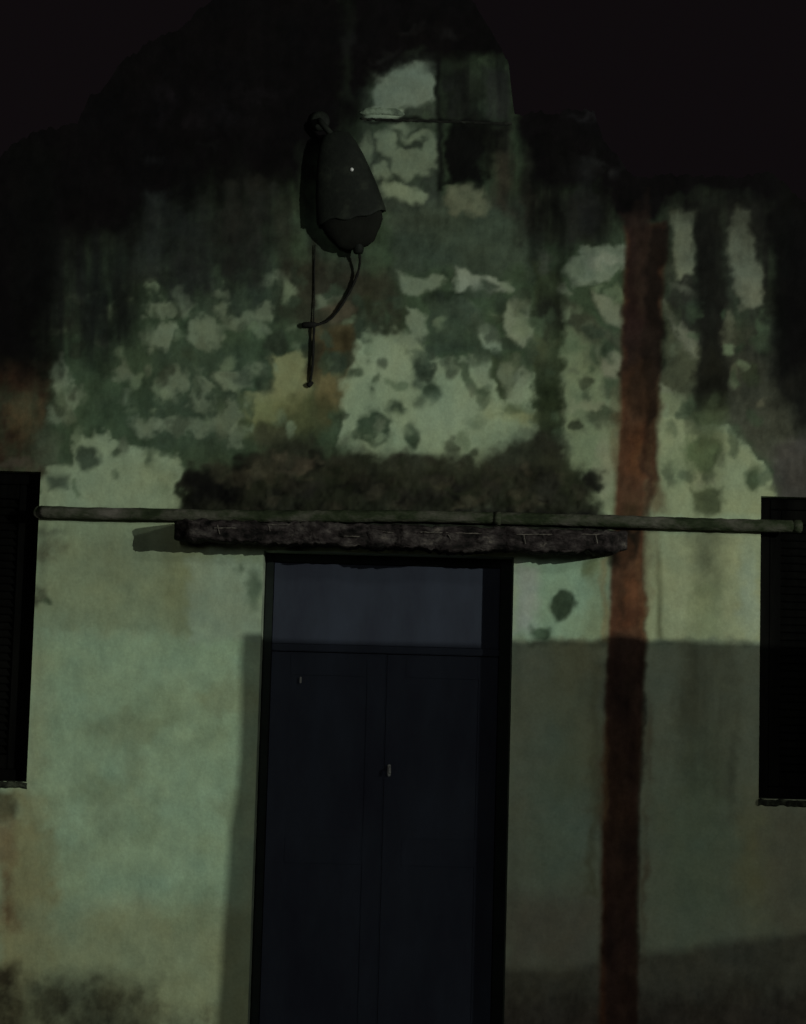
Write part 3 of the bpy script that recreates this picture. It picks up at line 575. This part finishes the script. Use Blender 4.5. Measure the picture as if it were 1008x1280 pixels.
# ------------------------------------------------------------------ windows with closed black shutters
def window(x0, x1, z0, z1, lab):
    wd = empty('window', ((x0+x1)/2, .07, z0)); wd.parent = house; wd['label'] = lab
    y = .06; bm = bmesh.new(); f = .05
    box(bm, (x0+.001, y, z0+.001), (x0+f, y+.07, z1-.001), .004); box(bm, (x1-f, y, z0+.001), (x1-.001, y+.07, z1-.001), .004)
    box(bm, (x0+f, y+.002, z1-f), (x1-f, y+.07, z1-.001), .004); box(bm, (x0+f, y+.002, z0+.001), (x1-f, y+.07, z0+f), .004)
    mk('window_frame', bm, M_shut, wd)
    xm = (x0+x1)/2
    for a, b in ((x0+f+.003, xm-.002), (xm+.002, x1-f-.003)):
        bm = bmesh.new(); z = z0+f+.003; t = z1-f-.003
        box(bm, (a, y+.012, z), (a+.05, y+.05, t), .003); box(bm, (b-.05, y+.012, z), (b, y+.05, t), .003)
        box(bm, (a+.05, y+.014, z), (b-.05, y+.05, z+.06), .003); box(bm, (a+.05, y+.014, t-.06), (b-.05, y+.05, t), .003)
        k = z+.07
        while k < t-.07:
            v = [bm.verts.new(q) for q in ((a+.052, y+.020, k), (b-.052, y+.020, k), (b-.052, y+.046, k+.032), (a+.052, y+.046, k+.032), (a+.052, y+.026, k-.005), (b-.052, y+.026, k-.005), (b-.052, y+.049, k+.027), (a+.052, y+.049, k+.027))]
            for i in ((0, 1, 2, 3), (4, 5, 6, 7), (0, 1, 5, 4), (2, 3, 7, 6)): bm.faces.new([v[j] for j in i])
            k += .034
        box(bm, (a+.05, y+.055, z+.05), (b-.05, y+.06, t-.05))
        mk('shutter', bm, M_shut, wd)
    bm = bmesh.new(); n = 60; rows = []
    for i in range(n+1):
        x = x0-.004+(x1-x0+.008)*i/n; j = random.uniform(-.004, .004); k = random.uniform(-.004, .002)
        rows.append([bm.verts.new(c) for c in ((x, .055, z0+.003), (x, -.006+k, z0-.002+j), (x, -.012+k, z0-.010+j), (x, -.008+k, z0-.024+j), (x, .004, z0-.034+j))])
    for U, V in zip(rows, rows[1:]):
        for k in range(4): bm.faces.new((U[k], V[k], V[k+1], U[k+1]))
    mk('sill', bm, M_sill, wd)
window(lw0, lw1, lwz0, lwz1, 'black shuttered window at the left edge of the front')
window(rw0, rw1, rwz0, rwz1, 'black shuttered window at the right edge of the front')

# ------------------------------------------------------------------ canopy slab over the door
CD = .30
c0, c1 = P(225, 664), P(778, 676)
zt0, zt1 = P(240, 657).z, P(770, 671).z
sx0, sx1 = c0.x, c1.x
bm = bmesh.new(); n = 150; rings = []
def nz1(t, s, k): return float(vnoise(np.array([t*1000.0]), np.array([k*977.0]), s, 77)[0])-.5
for i in range(n+1):
    t = i/n; x = sx0+(sx1-sx0)*t; zt_ = zt0+(zt1-zt0)*t+nz1(t, 40, 1)*.012+nz1(t, 9, 2)*.014
    th = .080+.022*min(1, t*2.2)-.012*max(0, t-.75)*4
    zb = zt_-th+nz1(t, 50, 3)*.018+nz1(t, 8, 4)*.014+nz1(t, 4, 14)*.006
    dp = -CD+nz1(t, 30, 5)*.02+nz1(t, 6, 6)*.010
    rad = min(1, (t+.004)*25, (1-t+.004)*30); dp *= .7+.3*rad
    zm = zt_-(zt_-zb)*.42
    rings.append([bm.verts.new(c) for c in ((x, .0, zt_+.01), (x, dp*.5, zt_+.006), (x, dp+.012, zt_), (x, dp, zt_-.010), (x, dp+nz1(t, 5, 8)*.008, zt_-(zt_-zb)*.2), (x, dp+.010+nz1(t, 7, 7)*.016, zm), (x, dp+.006+nz1(t, 5, 9)*.016, zm-(zm-zb)*.5), (x, dp+.002, zb+.010), (x, dp+.014, zb), (x, dp*.5, zb+.004), (x, .0, zb+.012))])
for U, V in zip(rings, rings[1:]):
    for k in range(10): bm.faces.new((U[k], V[k], V[k+1], U[k+1]))
bm.faces.new(rings[0]); bm.faces.new(rings[-1][::-1])
can = mk('canopy', bm, M_canopy, house, True); can['label'] = 'weathered concrete canopy slab over the door'
# pale lime runs along the slab face
for (xa, ya, xb, yb) in [(268, 660, 296, 660), (335, 656, 362, 656), (477, 664, 492, 666), (526, 665, 603, 667), (646, 668, 752, 668), (655, 668, 657, 680), (745, 669, 747, 679), (272, 656, 275, 668), (336, 656, 338, 664), (560, 668, 564, 674), (430, 670, 450, 671)]:
    bm = bmesh.new(); L_ = math.hypot(xb-xa, yb-ya); k = max(3, int(L_/3)); pts = []
    for i in range(k+1):
        q = P(xa+(xb-xa)*i/k, ya+(yb-ya)*i/k+random.uniform(-.3, .3), -CD-.003+random.uniform(-.001, .001)); pts.append(q)
    rr = [random.uniform(.0008, .0030) for _ in pts]; tube(bm, pts, rr, 5)
    mk('lime_crust', bm, M_crust, can)

# ------------------------------------------------------------------ cross pipe
pts = []
yp = -.055
ctrl = [(51, 640), (120, 641), (200, 643), (300, 644), (420, 645), (520, 646), (640, 648), (740, 651), (800, 652), (860, 655), (920, 657), (1000, 659)]
for x, y in ctrl: pts.append(P(x, y+random.uniform(-1.2, 1.2), yp+random.uniform(-.006, .006)))
pp = spline(pts, 7)
bm = bmesh.new(); tube(bm, pp, [.027+random.uniform(-.0018, .0022) for _ in pp], 14)
pipe = empty('water_pipe', pp[0]); tag(pipe, 'thin mossy pipe running level across the whole front above the door canopy', 'pipe')
mk('pipe_run', bm, M_pipe, pipe, True)
for x, y in ((622, 648),):
    q = P(x, y, yp); bm = bmesh.new()
    tube(bm, [q+Vector((-.014, 0, 0)), q+Vector((.014, 0, 0))], .030, 14)
    tube(bm, [q+Vector((0, .02, 0)), q+Vector((0, .07, 0))], .010, 8)
    mk('pipe_clip', bm, M_pipe, pipe, True)
bm = bmesh.new(); tube(bm, [pp[0]+Vector((-.003, .0, 0)), pp[0]+Vector((-.012, .030, 0)), pp[0]+Vector((-.012, .075, 0))], .027, 14); mk('elbow', bm, M_pipe, pipe, True)
bm = bmesh.new(); q = pp[-1]; tube(bm, [q+Vector((-.03, 0, 0)), q+Vector((.004, 0, 0)), q+Vector((.010, 0, 0))], [.029, .029, .020], 14); mk('end_cap', bm, M_pipe, pipe, True)

# ------------------------------------------------------------------ old wall lamp
yl = -.075
top_, rim = P(420, 168, yl), P(443, 290, yl)
ax = (rim-top_); Ln = ax.length; axn = ax.normalized()
lm = empty('wall_lamp', P(411, 172, 0)); tag(lm, 'dead black bell shaped wall lamp hanging high on the gable', 'lamp')
bm = bmesh.new(); s = Ln
prof = [(.02, -.03*s), (.058, 0), (.082, .10*s), (.104, .24*s), (.124, .42*s), (.140, .58*s), (.150, .74*s), (.156, .84*s), (.157, .87*s), (.150, .88*s), (.142, .82*s), (.12, .6*s), (.09, .45*s), (.02, .40*s)]
lathe(bm, prof, top_, axn, 40)
sidev = axn.cross(Vector((0, 1, 0))).normalized()
for v in bm.verts:      # rusted, dented rim, shallower than wide
    h = (v.co-top_).dot(axn)/s; d_ = (v.co-top_).dot(Vector((0, 1, 0)))
    v.co.y -= d_*.62
    if h > .6: v.co += axn*(math.sin(v.co.x*60)*.010+math.sin(v.co.x*23+1)*.014+random.uniform(-.003, .003))*(h-.6)*2.2
mk('lamp_shade', bm, M_lamp, lm, True)
bm = bmesh.new(); lathe(bm, [(.03, .6*s), (.138, .83*s), (.136, .92*s), (.118, 1.0*s), (.098, 1.06*s), (.082, 1.12*s), (.05, 1.16*s), (.02, 1.17*s)], top_, axn, 32)
for v in bm.verts: v.co.y -= (v.co-top_).dot(Vector((0, 1, 0)))*.62
mk('glass', bm, M_bulb, lm, True)
bm = bmesh.new(); tube(bm, spline([P(400, 152, -.003), P(400, 151, -.05), P(404, 156, -.075), P(416, 170, yl)], 6), .014, 10)
lathe(bm, [(.045, 0), (.045, .012), (.03, .018)], P(400, 152, .0), Vector((0, -1, 0)), 20); mk('bracket', bm, M_lamp, lm, True)
q = P(440, 212, yl-.044); bm = bmesh.new(); bmesh.ops.create_uvsphere(bm, u_segments=14, v_segments=10, radius=.0085, matrix=Matrix.Translation(q)); tube(bm, [q, q+Vector((0, .05, 0))], .004, 8); mk('glint_bead', bm, M_white, lm, True)  # glint on the lamp, made as a white-coloured bead
bm = bmesh.new(); lathe(bm, [(.024, 0), (.026, .02), (.022, .05), (.016, .055)], P(448, 302, yl), Vector((.05, 0, -1)), 16); mk('cable_gland', bm, M_lamp, lm, True)

# cable from the lamp to the plaster
bm = bmesh.new()
tube(bm, spline([P(448, 306, yl), P(450, 328, -.045), P(445, 348, -.022), P(432, 374, -.018), P(416, 396, -.018), P(400, 405, -.018), P(382, 406, -.018)], 7), .0058, 8, .2)
tube(bm, spline([P(393, 404, -.022), P(392, 430, -.018), P(391, 455, -.018), P(388, 478, -.016)], 7), .0055, 8, .2)
tube(bm, spline([P(394, 306, -.012), P(393, 340, -.009), P(393, 370, -.010), P(392, 405, -.014)], 6), .0030, 6, .2)
q = P(388, 480, -.018); lathe(bm, [(.006, -.015), (.012, 0), (.012, .012), (.004, .016)], q, Vector((-.5, 0, -.4)), 12)
q = P(386, 406, -.02); lathe(bm, [(.008, -.03), (.013, -.02), (.013, .025), (.008, .035)], q, Vector((1, 0, .05)), 12)
cb = mk('cable', bm, M_cable, None, True); tag(cb, 'black cable drooping from the wall lamp down the plaster', 'cable')

# ------------------------------------------------------------------ ground and an unseen blocker, added and outlined to shade the front
bm = bmesh.new(); quad(bm, [(-150, -150, 0), (150, -150, 0), (150, 150, 0), (-150, 150, 0)]); g = mk('ground', bm, M_ground); g['kind'] = 'structure'
def back(px, py, y):
    a = P(px, py); t = y/LKEY.y; return a+(LKEY-a)*t
YB = -6.0
edge_px = [(303, 792), (300, 830), (301, 860), (300, 900), (299, 950), (294, 1000), (286, 1040), (284, 1080), (280, 1130), (277, 1180), (274, 1230), (268, 1290)]
tp_px = [(303, 792), (330, 792), (480, 797), (640, 800), (655, 802), (690, 797), (700, 800), (745, 802), (752, 796), (775, 794), (800, 797), (806, 801), (860, 800), (872, 803), (950, 804), (1100, 808), (1500, 816), (2100, 830)]
prof2 = [back(x, y, YB) for x, y in tp_px]
ed = [back(x, y, YB) for x, y in edge_px][::-1]
last = ed[0].copy(); ed = [Vector((last.x-.05, YB, 0))]+ed
poly_ = ed+prof2[1:]+[Vector((prof2[-1].x, YB, 0))]
bm = bmesh.new(); f_ = [bm.verts.new(q) for q in poly_]; k_ = [bm.verts.new(q+Vector((.12, -.12, 0))) for q in poly_]
bm.faces.new(f_); bm.faces.new(k_[::-1])
for i in range(len(f_)): j = (i+1) % len(f_); bm.faces.new((f_[i], k_[i], k_[j], f_[j]))
blocker = mk('shadow_blocker', bm, M_block); tag(blocker, 'unseen wall-like blocker added to cast the large shadow on the right half of the house', 'wall')
